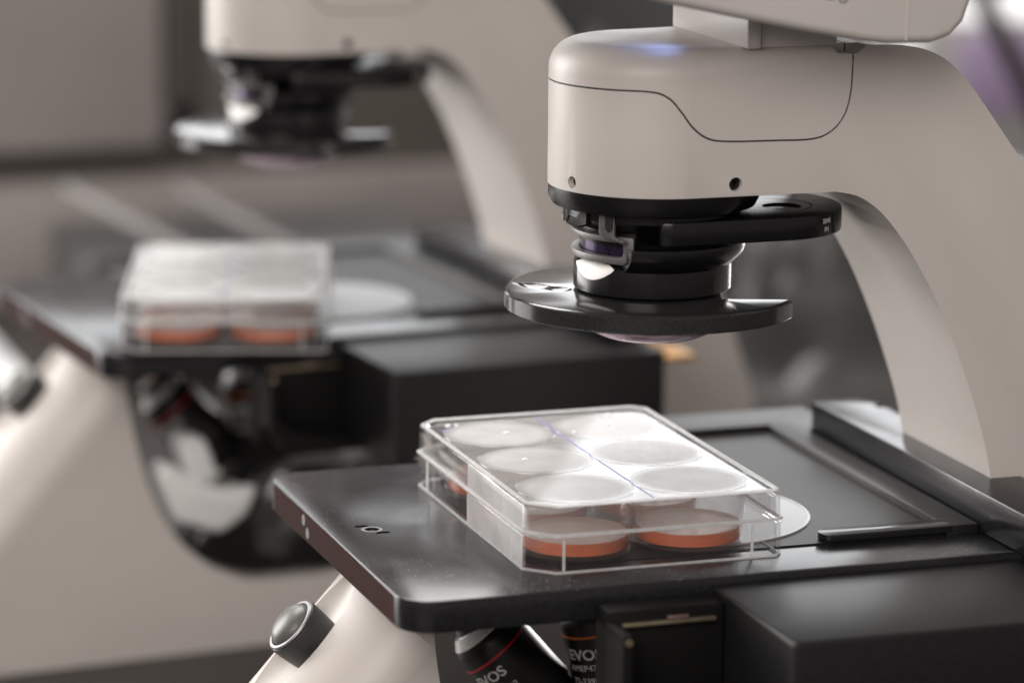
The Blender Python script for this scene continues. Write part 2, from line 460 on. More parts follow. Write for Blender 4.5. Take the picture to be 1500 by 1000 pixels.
# opening under the stage where the objectives hang
cav = [(-24, -8), (-24, -24), (-22, -40), (-18.5, -56), (-13, -73), (-4, -90), (10, -104), (22, -110.5), (35, -114.5), (70, -114), (98, -104), (118, -86), (128, -60), (131, -30), (132, -8)]
cav = spline(cav[:-2], 4) + cav[-2:]
bm = bmesh.new(); prism(bm, cav, -10, 130, 'Y'); boolean(body, bm)

# recess and push button on the sloping front
bc = Vector((-58.7, 60, -30.5))
bm = bmesh.new(); bmesh.ops.create_uvsphere(bm, u_segments=48, v_segments=24, radius=MM)
bmesh.ops.transform(bm, matrix=Matrix.Diagonal((27, 13.5, 8.5, 1)), verts=bm.verts)
place(bm, bc + nrm * .6, nrm, slp); boolean(body, bm)
bm = lathe([(0, -12), (6.5, -12), (8.6, -9), (9.5, -6), (9.9, -2), (10.2, 3.2), (9.9, 4.2), (9.0, 4.6), (8.6, 4.2), (0, 4.2)], seg=48)
place(bm, bc, nrm); button = obj("push_button", bm, RUBBER, mic)
bm = lathe([(9.3, 4.3), (9.75, 4.7), (9.4, 5.2), (8.5, 5.25), (8.2, 4.6), (8.6, 4.0)], seg=48); place(bm, bc, nrm); obj("button_rim", bm, RIM, button)
bm = lathe([(8.1, 3.5), (8.05, 5.0), (7.2, 6.6), (5.5, 7.8), (3, 8.5), (0, 8.7), (0, 3.5)], seg=48); place(bm, bc, nrm); obj("button_cap", bm, DOME, button)

# cover on top of the arm, split off by a narrow seam
line = spline([(20, 148.2), (36, 148.3), (48.5, 148.1), (54, 146), (58, 141.6), (62.2, 136.2), (67.5, 132.7), (74.6, 131.7), (90, 131.4), (103.1, 131.4), (109.5, 133.6), (113.6, 138), (115.6, 144), (116.3, 152), (116.4, 170)], 5)
def cover_poly(off):
    # push the line outward by off
    out = []
    for i, p in enumerate(line):
        a = line[max(0, i - 1)]; b = line[min(len(line) - 1, i + 1)]
        tx, tz = b[0] - a[0], b[1] - a[1]; l = math.hypot(tx, tz)
        out.append((p[0] + tz / l * off, p[1] - tx / l * off))
    return [(10, out[0][1])] + out[1:] + [(10, 170)]
src = body.data.copy()
cover = bpy.data.objects.new("arm_cover", src); C.objects.link(cover); cover.parent = mic
bm = bmesh.new(); prism(bm, cover_poly(.0), 0, 130, 'Y'); boolean(cover, bm, 'INTERSECT')
bm = bmesh.new(); prism(bm, cover_poly(.62), 0, 130, 'Y'); boolean(body, bm)
core = [(62 + 33.3 * math.cos(a), 60 + 33.3 * math.sin(a)) for a in [math.radians(90 + 6 * k) for k in range(31)]] + [(122, 26.7), (122, 93.3)]
bm = bmesh.new(); prism(bm, core, 125, 153, 'Z'); o = obj("seam_liner", bm, HOLE, mic)
bm = bmesh.new(); prism(bm, cover_poly(-.6), 0, 130, 'Y')
bpy.data.objects.remove(o)
# thin dark gasket filling the bottom of the seam
gb = bmesh.new()
ins = [(x, y) for x, y in core]
pl = cover_poly(.7); pl2 = cover_poly(-.1)
ring = pl[1:-1] + pl2[1:-1][::-1]
prism(gb, ring, 25.6, 94.4, 'Y')
gas = obj("cover_seam", gb, HOLE, mic)
cp = [(62.4, 24)] + [(62 + 34.3 * math.cos(a), 60 + 34.3 * math.sin(a)) for a in [math.radians(270 - 5 * k) for k in range(37)]] + [(62.4, 96), (62.4, 110), (-5, 110), (-5, 10), (62.4, 10)]
bm = bmesh.new(); prism(bm, cp, 90, 180, 'Z'); boolean(gas, bm)
bm = box(0, 200, 0, 130, 154.5, 200); boolean(gas, bm)

# screw holes
for (c_, d_, r_) in (((76.8, 25, 117.4), (0, -1, 0), 2.3), ((62 - 34.6 * math.cos(math.radians(20)), 60 - 34.6 * math.sin(math.radians(20)), 116.6), (-math.cos(math.radians(20)), -math.sin(math.radians(20)), 0), 2.0)):
    bm = lathe([(0, -7), (r_, -7), (r_, 3), (0, 3)], seg=28); place(bm, c_, d_); boolean(body, bm)
    bm = lathe([(0, -6.6), (r_ * .98, -6.6), (r_ * .98, -2.2), (r_ * .75, -1.6), (r_ * .4, -1.7), (r_ * .4, -3.2), (0, -3.2)], seg=28); place(bm, c_, d_); obj("screw", bm, BLACK, mic)
# slot at the end of the cover, on top
bm = bmesh.new(); prism(bm, [(109, 161.5), (111, 158.6), (118, 158.2), (122, 161.5)], 20, 32, 'Y'); 
bm2 = bm.copy(); boolean(body, bm)
boolean(cover, bm2)
bm = bmesh.new(); prism(bm, [(108.6, 158.9), (110.6, 157.6), (119, 157.2), (122.6, 159.2), (120, 157.0), (110, 156.2)], 25.4, 33, 'Y'); obj("cover_latch", bm, BLACK, mic)

# monitor bracket and monitor
bm = box(79.7, 84.6, 24.8, 91.2, 160.8, 184, .6); bracket = obj("monitor_bracket", bm, PAINT_D, mic)
bm = box(85.6, 112, 27.4, 89, 160.8, 180, .5); obj("bracket_block", bm, PAINT_D, bracket)
mp = [(-30, 195.8), (32.5, 181.4), (60, 175.3), (84.5, 170.2), (104, 166.6), (113, 165.4), (128, 165.2)] + [(134.5, 167), (139, 171.5), (142, 180), (146, 215), (-20, 250)]
bm = bmesh.new(); prism(bm, mp, -10, 112, 'Y'); bevel_all(bm, 3.0, 4, 50); mon = obj("monitor", bm, PAINT_D, mic)
bm = text_bm("EVOS", 6.4, .12, 1.2, .03)
for v in bm.verts:
    x, y, z = v.co / MM; a = math.radians(-13)
    v.co = v3(90 + x * math.cos(a) - y * math.sin(a), -10 - z, 182.3 + x * math.sin(a) + y * math.cos(a))
obj("lettering", bm, GREYPRINT, mon)
bm = bmesh.new(); prism(bm, [(118.4, 166.5), (119.2, 166.5), (121.8, 250), (121, 250)], -10.25, -9.4, 'Y'); obj("panel_seam", bm, PAINT, mon)

sl = bpy.data.lights.new("blue_glow_spot", 'SPOT'); sl.energy = .011; sl.color = (.30, .42, 1); sl.spot_size = math.radians(120); sl.spot_blend = 1; sl.shadow_soft_size = .007  # unseen blue spot added for the glow on the arm top
sl_o = bpy.data.objects.new("blue_glow_spot", sl); C.objects.link(sl_o); sl_o.location = v3(58, 36, 174); sl_o.rotation_euler = Vector((-.45, .25, -1)).to_track_quat('-Z', 'Y').to_euler()
# ---- condenser under the arm
OX, OY = 62, 60
bm = lathe([(0, 113.6), (34.8, 113.6), (34.8, 109.6), (33.6, 107.2), (31, 106.4), (0, 106.4)], OX, OY, 96)
flange = obj("condenser_flange", bm, BLACK, mic)
bm = lathe([(0, 106.5), (29.2, 106.5), (29.2, 103.8), (26.6, 101.4), (24.6, 100.2), (24.4, 95.6), (0, 95.6)], OX, OY, 96)
upper = obj("condenser_barrel", bm, BLACK, mic)
bm = lathe([(0, 95.5), (30.4, 95.5), (30.6, 93.6), (30.2, 91.8), (26.0, 87.4), (24.6, 86.6), (0, 86.6)], OX, OY, 96)
cone = obj("tapered_collar", bm, BLACK, upper)
# cut the collar away on the left where the filter holder shows
bm = box(20, 62 - 17, 20, 100, 84, 97); boolean(cone, bm)

def shell_patch(outline, r0, r1, hole=None, nsub=1):
    """patch on a cylinder about the optical axis: outline in (degrees from +x, z)"""
    bm = bmesh.new()
    def P(a, z, r): return v3(OX + r * math.cos(math.radians(a)), OY + r * math.sin(math.radians(a)), z)
    if hole:
        n = len(outline)
        Oo = [bm.verts.new(P(a, z, r1)) for a, z in outline]; Oi = [bm.verts.new(P(a, z, r0)) for a, z in outline]
        Ho = [bm.verts.new(P(a, z, r1)) for a, z in hole]; Hi = [bm.verts.new(P(a, z, r0)) for a, z in hole]
        for i in range(n):
            j = (i + 1) % n
            bm.faces.new((Oo[i], Oo[j], Ho[j], Ho[i])); bm.faces.new((Oi[i], Hi[i], Hi[j], Oi[j]))
            bm.faces.new((Oo[i], Oi[i], Oi[j], Oo[j])); bm.faces.new((Ho[i], Ho[j], Hi[j], Hi[i]))
    else:
        n = len(outline); A = [bm.verts.new(P(a, z, r1)) for a, z in outline]; B = [bm.verts.new(P(a, z, r0)) for a, z in outline]
        bm.faces.new(A); bm.faces.new(B[::-1])
        for i in range(n): bm.faces.new((A[i], B[i], B[(i + 1) % n], A[(i + 1) % n]))
    return bm
# camera-facing direction is about -108.5 deg; left is more negative
AC = -108.5
def ang(off, r): return AC - math.degrees(math.asin(max(-1, min(1, -off / r))))
# filter holder: grey metal frame with a long slot, wrapped round the left side
def strip(a0, a1, n): return [a0 + (a1 - a0) * k / n for k in range(n + 1)]
A0, A1 = AC - 125, AC - 17
top_ = [(a, 99.0) for a in strip(A0, A1, 18)] + [(A1 + 1.5, 98.6), (A1 + 1.5, 94.2)]
bot_ = [(a, 90.0) for a in strip(A0, A1 - 6, 18)] + [(A1 - 3, 90.9), (A1 + 0, 92.8)]
hol_t = [(a, 97.2) for a in strip(A0 + 3, A1 - 8, 18)] + [(A1 - 6.2, 96.4), (A1 - 5.8, 94.6)]
hol_b = [(a, 92.3) for a in strip(A0 + 3, A1 - 9, 18)] + [(A1 - 7.2, 92.7), (A1 - 6.2, 93.4)]
bm = shell_patch(top_ + bot_[::-1], 24.2, 27.0, hol_t + hol_b[::-1])
bevel_all(bm, .25, 2, 50)
fh = obj("filter_holder", bm, SILVER_D, upper, 40)
bm = lathe([(20, 97), (24, 97), (24, 92), (20, 92)], OX, OY, 72); obj("filter_mount", bm, mat("dark_violet_coated_metal", (.05, .035, .075), .2, metal=.8, noise=.5, nscale=800), fh)
bm = shell_patch([(a, 101.3) for a in strip(AC - 14, AC + 160, 24)] + [(a, 95.4) for a in strip(AC + 160, AC - 14, 24)], 24.2, 26.9); obj("barrel_skirt", bm, BLACK, upper)
# small upright tab with its slot, above the holder
bm = shell_patch([(AC - 38, 106.2), (AC - 38, 100.2), (AC - 34, 99.2), (AC - 22, 97.6), (AC - 19, 98.2), (AC - 27, 99.6), (AC - 27, 106.2)][::-1], 28.6, 30.2); bevel_all(bm, .2, 1, 50); tab = obj("latch_tab", bm, SILVER_D, upper, 40)
bm = shell_patch([(AC - 33, 106.2), (AC - 33, 102.4), (AC - 32, 101.5), (AC - 30.4, 101.1), (AC - 28.8, 101.5), (AC - 27.6, 102.4), (AC - 27.6, 106.2)], 30.0, 30.5); obj("latch_slot", bm, HOLE, tab)
# left bracket block
bm = shell_patch([(AC - 88, 108.5), (AC - 88, 102.6), (AC - 74, 101.0), (AC - 60, 100.6), (AC - 48, 102.4), (AC - 48, 108.5)], 26.5, 30.2); bevel_all(bm, .3, 1, 50); obj("bracket_arm", bm, RUBBER2, upper, 40)
bm = shell_patch([(AC - 79, 107.2), (AC - 79, 102.2), (AC - 76.5, 101.4), (AC - 76.5, 107.2)], 30.1, 30.6); obj("bracket_edge", bm, SILVER, upper, 40)

# phase slider: a flat wheel reaching out to the right
wc = (97, 60)
pl_ = [(54, 32.0), (58, 30.0)] + [(wc[0] + 30 * math.cos(math.radians(a)), wc[1] + 30 * math.sin(math.radians(a))) for a in range(-90, 91, 6)] + [(56, 90)]
bm = bmesh.new(); prism(bm, pl_, 97.0, 104.8, 'Z'); bevel_all(bm, .7, 2, 40)
slider = obj("phase_slider", bm, BLACK, mic)
bm = lathe([(0, 106), (6.6, 106), (6.6, 103.6), (0, 103.6)], 104.5, 52, 40); boolean(slider, bm)
bm = lathe([(12.6, 106), (13.3, 106), (13.3, 104.2), (12.6, 104.2)], 102.5, 55, 64); boolean(slider, bm)
bm = lathe([(0, 104.2), (5.9, 104.2), (6.5, 103.9), (6.5, 103.5), (0, 103.5)], 104.5, 52, 40); obj("annulus_insert", bm, BLACK, slider)
for x in (109, 124):
    a = math.atan2(52 - 60, x - 97) if x > 120 else math.radians(-66)
    px, py = wc[0] + 30 * math.cos(a), wc[1] + 30 * math.sin(a)
    bm = lathe([(0, -2), (1.1, -2), (1.1, .05), (.5, .05), (0, -.8)], seg=20); place(bm, (px, py, 100.8), (math.cos(a), math.sin(a), 0)); obj("set_screw", bm, HOLE, slider)
for s_, zz, w_ in (("20/40", 102.2, 1.0), ("PH", 99.4, 1.0)):
    bm = text_bm(s_, 2.3, .02, .85, .02)
    wrap(bm, 30.02, math.radians(-57), zz)
    bmesh.ops.transform(bm, matrix=Matrix.Translation(v3(wc[0], wc[1], 0)), verts=bm.verts)
    obj("lettering", bm, LETTER, slider)
bm = bmesh.new()
aa = [math.radians(-50 + k) for k in range(0, 5)]
R1 = 30.08
A = [bm.verts.new(v3(wc[0] + R1 * math.cos(a), wc[1] + R1 * math.sin(a), 97.6)) for a in aa]; B = [bm.verts.new(v3(wc[0] + R1 * math.cos(a), wc[1] + R1 * math.sin(a), 104.2)) for a in aa]
for i in range(4): bm.faces.new((A[i], A[i + 1], B[i + 1], B[i]))
obj("index_mark", bm, HOLE, slider)

# drum with a machined flat, neck, disc, lens
bm = lathe([(0, 89.2), (24.2, 89.2), (25.9, 88.0), (26.1, 87.0), (26.1, 79.2), (25.6, 78.7), (20, 78.5), (0, 78.5)], OX, OY, 128)
drum = obj("condenser_drum", bm, BLACK, mic)
fa = math.radians(AC - 54)
fn = Vector((math.cos(fa) * .89, math.sin(fa) * .89, .456))
fp = Vector((OX + 26.1 * math.cos(fa), OY + 26.1 * math.sin(fa), 84.3))
bm = box(-40, 40, -40, 40, 0, 40); place(bm, fp, fn); boolean(drum, bm)
# the flat itself, window reflection put in as white colour, cut from the same drum
bm = lathe([(0, 89.22), (24.2, 89.22), (25.95, 88.02), (26.14, 87.0), (26.14, 79.8), (0, 79.8)], OX, OY, 128)
fl = obj("machined_flat", bm, FACET, drum)
bm = box(-40, 40, -40, 40, 0.06, 60); place(bm, fp, fn); boolean(fl, bm)
bm = box(-40, 40, -40, 40, -60, -.3); place(bm, fp, fn); boolean(fl, bm)
bm = lathe([(0, 78.6), (22.5, 78.6), (22.5, 77.8), (0, 77.8)], OX, OY, 72); obj("neck", bm, SILVER_D, drum)
pr = [(0, 78.1), (47.6, 78.1), (48.5, 77.8), (49, 77.2), (49, 72.4), (48.6, 71.9), (47.8, 71.7), (0, 71.7)]
disc = obj("aperture_disc", lathe(pr, OX, OY, 160), GLOSS, mic)
bm = box(22, 90, -19, 90, 60, 90); place(bm, (OX, OY, 0), (0, 0, 1), (.948, -.318, 0)); boolean(disc, bm)
for cx_, cy_, cz_, a_, sc in ((25.6, 73.5, 81.4, -58, (9.5, 5.6, 4.9)), (31.2, 66.5, 80.6, -50, (6.8, 5.0, 3.9))):
    bm = bmesh.new(); bmesh.ops.create_uvsphere(bm, u_segments=40, v_segments=24, radius=MM)
    bmesh.ops.transform(bm, matrix=Matrix.Translation(v3(cx_, cy_, cz_)) @ Matrix.Rotation(math.radians(a_), 4, 'Z') @ Matrix.Diagonal((*sc, 1)), verts=bm.verts); boolean(disc, bm)
bm = lathe([(0, 71.8), (22.5, 71.8), (21.4, 66.2), (20.0, 64.1), (17, 62.6), (10, 61.3), (0, 60.9)], OX, OY, 72)
obj("front_lens", bm, LENS, disc)

# ---- stage
bm = bmesh.new(); prism(bm, rrect(-46.5, 186, -17.5, 153, [12, 3, 3, 11], 10), -10.4, 0, 'Z')
bevel_all(bm, .55, 2, 45)
stage = obj("stage_plate", bm, ANOD, mic)
bm = lathe([(0, 2), (2.4, 2), (2.4, -5), (0, -5)], -31.7, 70, 28); boolean(stage, bm)
for dx, dy in ((-2.2, 4.9), (2.4, -4.8)):
    bm = box(-31.7 + dx - 2.4, -31.7 + dx + 2.4, 70 + dy - 1.1, 70 + dy + 1.1, -2, 2); bevel_all(bm, .8, 2, 45); boolean(stage, bm)
bm = lathe([(2.4, .06), (3.6, .06), (3.6, -.3), (2.4, -.3)], -31.7, 70, 36); obj("stage_pin", bm, SILVER_D, stage)
bm = lathe([(0, -3.6), (1.5, -3.6), (1.5, -.8), (.9, -.3), (0, -.2)], -31.7, 70, 24); obj("stage_screw", bm, BLACK, stage)
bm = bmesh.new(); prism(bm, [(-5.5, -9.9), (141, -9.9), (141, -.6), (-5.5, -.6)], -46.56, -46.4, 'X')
obj("stage_edge", bm, EDGE, stage)  # thin added sheet carrying the painted reddish reflection
# two pale rivets on the left edge
for y_, z_ in ((101.5, -3.6), (96.5, -7.0)):
    bm = lathe([(0, 0), (1.9, 0), (1.9, .12), (0, .12)], seg=24); place(bm, (-46.55, y_, z_), (-1, 0, 0)); obj("edge_rivet", bm, SILVER_D, stage)
# insert surface with its frosted round glass
bm = bmesh.new(); prism(bm, rrect(10, 148.5, 9.6, 161, 2), .05, .5, 'Z'); insert = obj("stage_insert", bm, SATIN, stage)
bm = lathe([(0, .95), (40, .95), (40.2, .7), (40.2, .4), (0, .4)], 75, 55.5, 144); glass = obj("glass_disc", bm, GLASSD, insert)
bm = lathe([(39.7, 1.1), (40.4, 1.1), (40.6, .9), (40.6, .4), (39.7, .4)], 75, 55.5, 144); obj("glass_rim", bm, GLASSR, glass)
# raised frame round the opening: right strip and back strip
bm = bmesh.new(); prism(bm, [(148, 8.7), (159.4, 8.7), (159, 150), (172, 150), (172, 186), (60, 186), (60, 161.3), (148, 161.3)], -11.0, 3, 'Z'); bevel_all(bm, .45, 2, 45)
obj("stage_frame", bm, ANOD2, stage)
# holder finger
bm = bmesh.new(); prism(bm, rrect(104, 150, 8.6, 17.4, [4, .1, .1, 4], 8), .8, 3.004, 'Z'); bevel_all(bm, .4, 2, 45); obj("holder_finger", bm, ANOD, stage)
# rail
rp = [(160, -60), (183, -60), (183, 142), (177, 149.5), (160, 149.5)]
bm = bmesh.new(); prism(bm, rp, .2, 13.6, 'Z'); bevel_all(bm, .6, 2, 35)
rail = obj("guide_rail", bm, ANOD, mic)
for y_ in (136, 92, 50, 8):
    bm = box(179.6, 186, y_ - 3.4, y_ + 3.4, 10.6, 16); bevel_all(bm, 1.0, 2, 45); boolean(rail, bm)
# drive motor housing in front
bm = bmesh.new(); prism(bm, [(54, -84), (176, -84), (176, -18.5), (54, -18.5)], -42, -2.2, 'Z'); bevel_all(bm, 1.3, 3, 40)
motor = obj("drive_housing", bm, ANOD2, mic)
bm = box(15, 53.4, -30, -18.6, -40, -4.5, .6); br = obj("motor_bracket", bm, RUBBER2, mic)
bm = bmesh.new(); prism(bm, [(14, -7.5), (17.5, -7.5), (17.5, -26), (27, -34), (56, -37), (56, -42), (24, -42), (14, -30)], -46, -30, 'Y'); bevel_all(bm, .7, 2, 40); obj("bracket_cheek", bm, RUBBER2, br)
bm = box(19, 50, -32.4, -30.2, -9.2, -8.0, .3); obj("brass_strip", bm, BRASS, br)
bm = box(34, 41, -32, -30.2, -7.9, -6.8, .3); obj("strip_clamp", bm, mat("pale_red_metal", (.22, .15, .13), .4, metal=.5), br)
bm = lathe([(0, 0), (1.2, 0), (1.2, .6), (0, .6)], seg=20); place(bm, (15.8, -46.1, -9.5), (0, -1, 0)); obj("strip_screw", bm, BRASS, br)
# brass plate at the far side of the drive
bm = box(176.6, 192, -80, -38, -8.5, -6, .6); obj("brass_plate", bm, mat("orange_brass", (.48, .25, .07), .4, metal=.5), mic)
bm = box(37, 88, 0, 20, -41, -38, .6); obj("brass_plate", bm, mat("orange_brass_low", (.55, .27, .06), .4, metal=.4), mic)

bm = bmesh.new(); prism(bm, [(4, -99), (12, -88), (24, -76), (40, -64), (58, -55), (80, -50), (126, -48), (118, -86), (98, -104), (70, -113.6), (35, -114), (20, -109), (10, -103.6)], 30, 60, 'Y'); bevel_all(bm, 4, 4, 30)
obj("cavity_cover", bm, mat("black_gloss_cover", (.01, .01, .01), .2, coat=.3), mic)
WP = mat("white_lit_patch", (.85, .86, .86), .16, coat=.7)  # added white pieces shaped like the lit patches in the opening
for nm_, pts_, y0_, bv_ in (("lit_patch_low", [(-10.7, -63.7), (-4, -59), (6, -67), (20, -72.5), (37, -73), (31, -86), (19, -93.6), (-1.5, -86.2)], 27, 6), ("lit_patch_high", [(0, -50), (6, -47.5), (12, -50), (15, -58), (18, -69), (8, -71), (2, -60)], 26, 3)):
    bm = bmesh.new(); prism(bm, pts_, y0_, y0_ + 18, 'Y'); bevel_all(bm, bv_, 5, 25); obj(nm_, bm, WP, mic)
bm = bmesh.new(); prism(bm, [(66, -55), (74, -51), (86.4, -54.5), (90, -63.0), (78, -68)], 28, 44, 'Y'); bevel_all(bm, 3, 4, 50); obj("lit_patch_right", bm, WP, mic)  # one more lit patch made as a white piece
# ---- objectives
def objective(origin, axis, bandmat, txt, face_dir, name="objective"):
    """tip at z=0, barrel towards -z; origin = tip centre"""
    pf = [(0, 0), (5.2, 0), (6.0, -.6), (7.6, -4.6), (8.2, -5.2), (9.0, -5.4), (11.2, -8.6), (12.6, -10.6), (13.0, -13), (13.0, -38), (12.4, -39), (11, -46), (0, -46)]
    o = obj(name, place(lathe(pf, seg=72), origin, axis), OBJB, mic)
    z = Vector(axis).normalized()
    def sub(nm, prf, mt): return obj(nm, place(lathe(prf, seg=72), origin, axis), mt, o)
    sub("tip_ring", [(4.6, .25), (6.0, .1), (6.2, -.8), (4.9, -.3)], WHITEM)
    sub("tip_lens", [(0, .15), (3.2, .15), (3.2, -.3), (0, -.3)], COPPER)
    sub("shoulder_ring", [(8.9, -5.2), (11.4, -8.4), (11.3, -9.0), (8.7, -5.6)], WHITEM)
    sub("colour_band", [(12.5, -15.6), (13.12, -15.6), (13.12, -16.4), (12.5, -16.4)], bandmat)
    # text: build around local axis then place with a chosen facing direction
    fd = Vector(face_dir); fd = (fd - z * fd.dot(z)).normalized()
    for s_, zz, sz, bd in txt:
        b = text_bm(s_, sz, bd, 1.12, .03)
        wrap(b, 13.03, -.26, zz)
        place(b, origin, axis, tuple(fd)); obj("lettering", b, LETTER, o)
    return o
hr = Vector((.948, -.318, 0)); nf = Vector((.318, .948, 0))
def axp(off, z, depth=0): return Vector((OX, OY, 0)) + hr * off + nf * depth + Vector((0, 0, z))
ax1 = -hr * .66 + Vector((0, 0, .75)); ax2 = -hr * .22 + Vector((0, 0, .975))
objective(axp(-61.5, -33, -3), tuple(ax1), RED, [("EVOS", -21.0, 5.2, .14), ("AMEP4832", -27.2, 3.0, .0)], tuple(-nf * .93 - hr * .28 - Vector((0, 0, .10))))
objective(axp(-19.5, -22, -2), tuple(ax2), ORANGE, [("EVOS", -22.2, 5.2, .14), ("AMEP4733", -26.8, 3.0, .0), ("72-239B-0", -31.4, 3.0, .0)], tuple(-nf * .93 - hr * .30))
bm = lathe([(0, 0), (30, 0), (40, -10), (44, -30), (40, -46), (0, -46)], seg=64)
place(bm, axp(6, -66, 6), (0.25, 0.05, 1)); obj("objective_turret", bm, mat("black_gloss_turret", (.012, .012, .012), .15, coat=.4), mic)

# ================================================================ SIX-WELL PLATE
def lid_outline(inset, ch=(8.5, 2.0, 5.0, 6.5)):
    x0, x1, y0, y1 = inset, 85.5 - inset, inset, 127.8 - inset
    a, b, c, d = [max(.4, q - inset * .5) for q in ch]
    return [(x0, y0 + a), (x0 + a, y0), (x1 - b, y0), (x1, y0 + b), (x1, y1 - c), (x1 - c, y1), (x0 + d, y1), (x0, y1 - d)]

def frame_loop(bm, levels):
    """stack outlines (pts, z) and close into a tube wall; consecutive loops are bridged"""
    loops = [[bm.verts.new(v3(x, y, z)) for x, y in pts] for pts, z in levels]
    n = len(loops[0])
    for A, B in zip(loops, loops[1:]):
        for i in range(n): bm.faces.new((A[i], A[(i + 1) % n], B[(i + 1) % n], B[i]))
    return loops

WELLS = [(42.75 + sx * 19.56, 63.9 + k * 39.12) for k in (-1, 0, 1) for sx in (-1, 1)]
def make_plate():
    root = empty("well_plate", (0, 0, 0))
    # tray: skirt, flange line and inner wall
    bm = bmesh.new()
    L = frame_loop(bm, [(lid_outline(0), 0), (lid_outline(0), 11.2), (lid_outline(2.0), 12.0), (lid_outline(2.0), 19.2), (lid_outline(3.1), 19.2), (lid_outline(3.1), 11.6), (lid_outline(1.1), 10.6), (lid_outline(1.1), 0)])
    n = len(L[0])
    for i in range(n): bm.faces.new((L[-1][i], L[-1][(i + 1) % n], L[0][(i + 1) % n], L[0][i]))
    bevel_all(bm, .18, 2, 30)
    tray = obj("tray", bm, POLY, root, 40)
    bm = bmesh.new()
    L = frame_loop(bm, [(lid_outline(-.12), 0.0), (lid_outline(-.12), .75), (lid_outline(.5), .75), (lid_outline(.5), 0.0)])
    for i in range(n): bm.faces.new((L[-1][i], L[-1][(i + 1) % n], L[0][(i + 1) % n], L[0][i]))
    obj("foot_rim", bm, POLY_EDGE, tray)
    # small mould ribs on the skirt
    for (x, y, dx, dy) in ((10.5, -.1, .8, .5), (74.5, -.1, .8, .5), (-.1, 111, .5, .8), (-.1, 19, .5, .8)):
        obj("rib", box(x, x + dx, y, y + dy, 1, 11.2), POLY_EDGE, tray)
    # wells
    for i, (x, y) in enumerate(WELLS):
        prf = [(0, 1.6), (18.3, 1.6), (18.5, 1.9), (18.6, 18.9), (18.5, 19.3), (17.7, 19.3), (17.45, 18.9), (17.4, 2.9), (0, 2.9)]
        w = obj("well", lathe(prf, x, y, 72), WELLM, root, 40)
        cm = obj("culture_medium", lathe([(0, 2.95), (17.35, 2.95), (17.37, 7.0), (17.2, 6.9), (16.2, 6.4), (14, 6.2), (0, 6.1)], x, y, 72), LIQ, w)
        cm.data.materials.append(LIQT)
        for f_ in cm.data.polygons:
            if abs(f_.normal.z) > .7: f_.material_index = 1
    # lid
    bm = bmesh.new()
    top = [(lid_outline(.2), 12.1), (lid_outline(.35), 20.9), (lid_outline(.9), 21.6), (lid_outline(2.4), 21.6), (lid_outline(2.8), 21.0)]
    L = frame_loop(bm, top + [])
    inner = frame_loop(bm, [(lid_outline(1.5), 19.9), (lid_outline(1.3), 12.1)])
    for i in range(n): bm.faces.new((inner[1][i], inner[1][(i + 1) % n], L[0][(i + 1) % n], L[0][i]))
    bm.faces.new(L[-1]); bm.faces.new(inner[0][::-1])
    bevel_all(bm, .15, 2, 40)
    lid = obj("lid", bm, POLY, root, 40)
    bm = bmesh.new(); prism(bm, lid_outline(3.1), 21.003, 21.02, 'Z'); obj("lid_film", bm, LIDM, lid)
    bm = bmesh.new()
    L = frame_loop(bm, [(lid_outline(-.55), 11.9), (lid_outline(-.55), 12.7), (lid_outline(.25), 13.0), (lid_outline(.25), 11.9)])
    for i in range(n): bm.faces.new((L[-1][i], L[-1][(i + 1) % n], L[0][(i + 1) % n], L[0][i]))
    obj("lid_lip", bm, POLY_EDGE, lid)
    bm = bmesh.new()
    L = frame_loop(bm, [(lid_outline(.6), 21.45), (lid_outline(.8), 22.15), (lid_outline(1.7), 22.15), (lid_outline(2.0), 21.45)])
    for i in range(n): bm.faces.new((L[-1][i], L[-1][(i + 1) % n], L[0][(i + 1) % n], L[0][i]))
    obj("lid_ridge", bm, POLY_EDGE, lid)
    for i, (x, y) in enumerate(WELLS):
        obj("lid_ring", lathe([(19.0, 21.0), (19.1, 21.35), (19.35, 21.35), (19.45, 21.0)], x, y, 72), POLY, lid)
        cd = obj("condensation", lathe([(0, 0), (18.9, 0), (18.9, .09), (0, .12)], 0, 0, 64), FOGD if i == 3 else FOG, lid)
        cd.location = v3(x, y, 21.03)
    # water beads and gate marks that catch the windows
    rb = random.Random(4)
    for (x, y, r_) in ((10, 119, 1.1), (13, 119.3, .9), (66, 119.5, 1.0), (69.5, 119.2, 1.0), (26, 104, 1.0), (64, 106, 1.1), (49, 98, .9), (20, 66, .8), (38, 3.2, 1.1), (62, 3.0, 1.2)):
        obj("water_bead", lathe([(0, 21.1), (r_, 21.1), (r_ * .95, 21.1 + r_ * .18), (r_ * .7, 21.1 + r_ * .36), (r_ * .35, 21.1 + r_ * .47), (0, 21.1 + r_ * .5)], x, y, 24), BEAD, lid, 80)
    return root, tray, lid
plate, tray, lid = make_plate()
plate.location = v3(0, 0, .02)
tag(plate, "sharp clear six-well plate of orange-red medium under a fogged lid, on the nearest stage", "well plate", "lidded six-well plates on the microscope stages")
# window reflection painted as a white panel on the long left side of the lid and tray
def side_panel(z0, z1, x, par, nm):
    bm = box(x - .08, x + .3, 9.5, 66, z0, z1); return obj(nm, bm, REFLECT, par)
side_panel(.9, 11.0, -.02, tray, "reflection_panel"); side_panel(13.0, 20.7, .18, lid, "reflection_panel")
bm = bmesh.new(); prism(bm, [(42.9, 6), (43.3, 6), (43.3, 122), (42.9, 122)], 21.02, 21.12, 'Z'); obj("marker_line", bm, MARKER, lid)
bm = lathe([(2.0, 21.02), (2.4, 21.02), (2.4, 21.12), (2.0, 21.12)], 8, 112, 24); obj("marker_dot", bm, MARKER, lid)

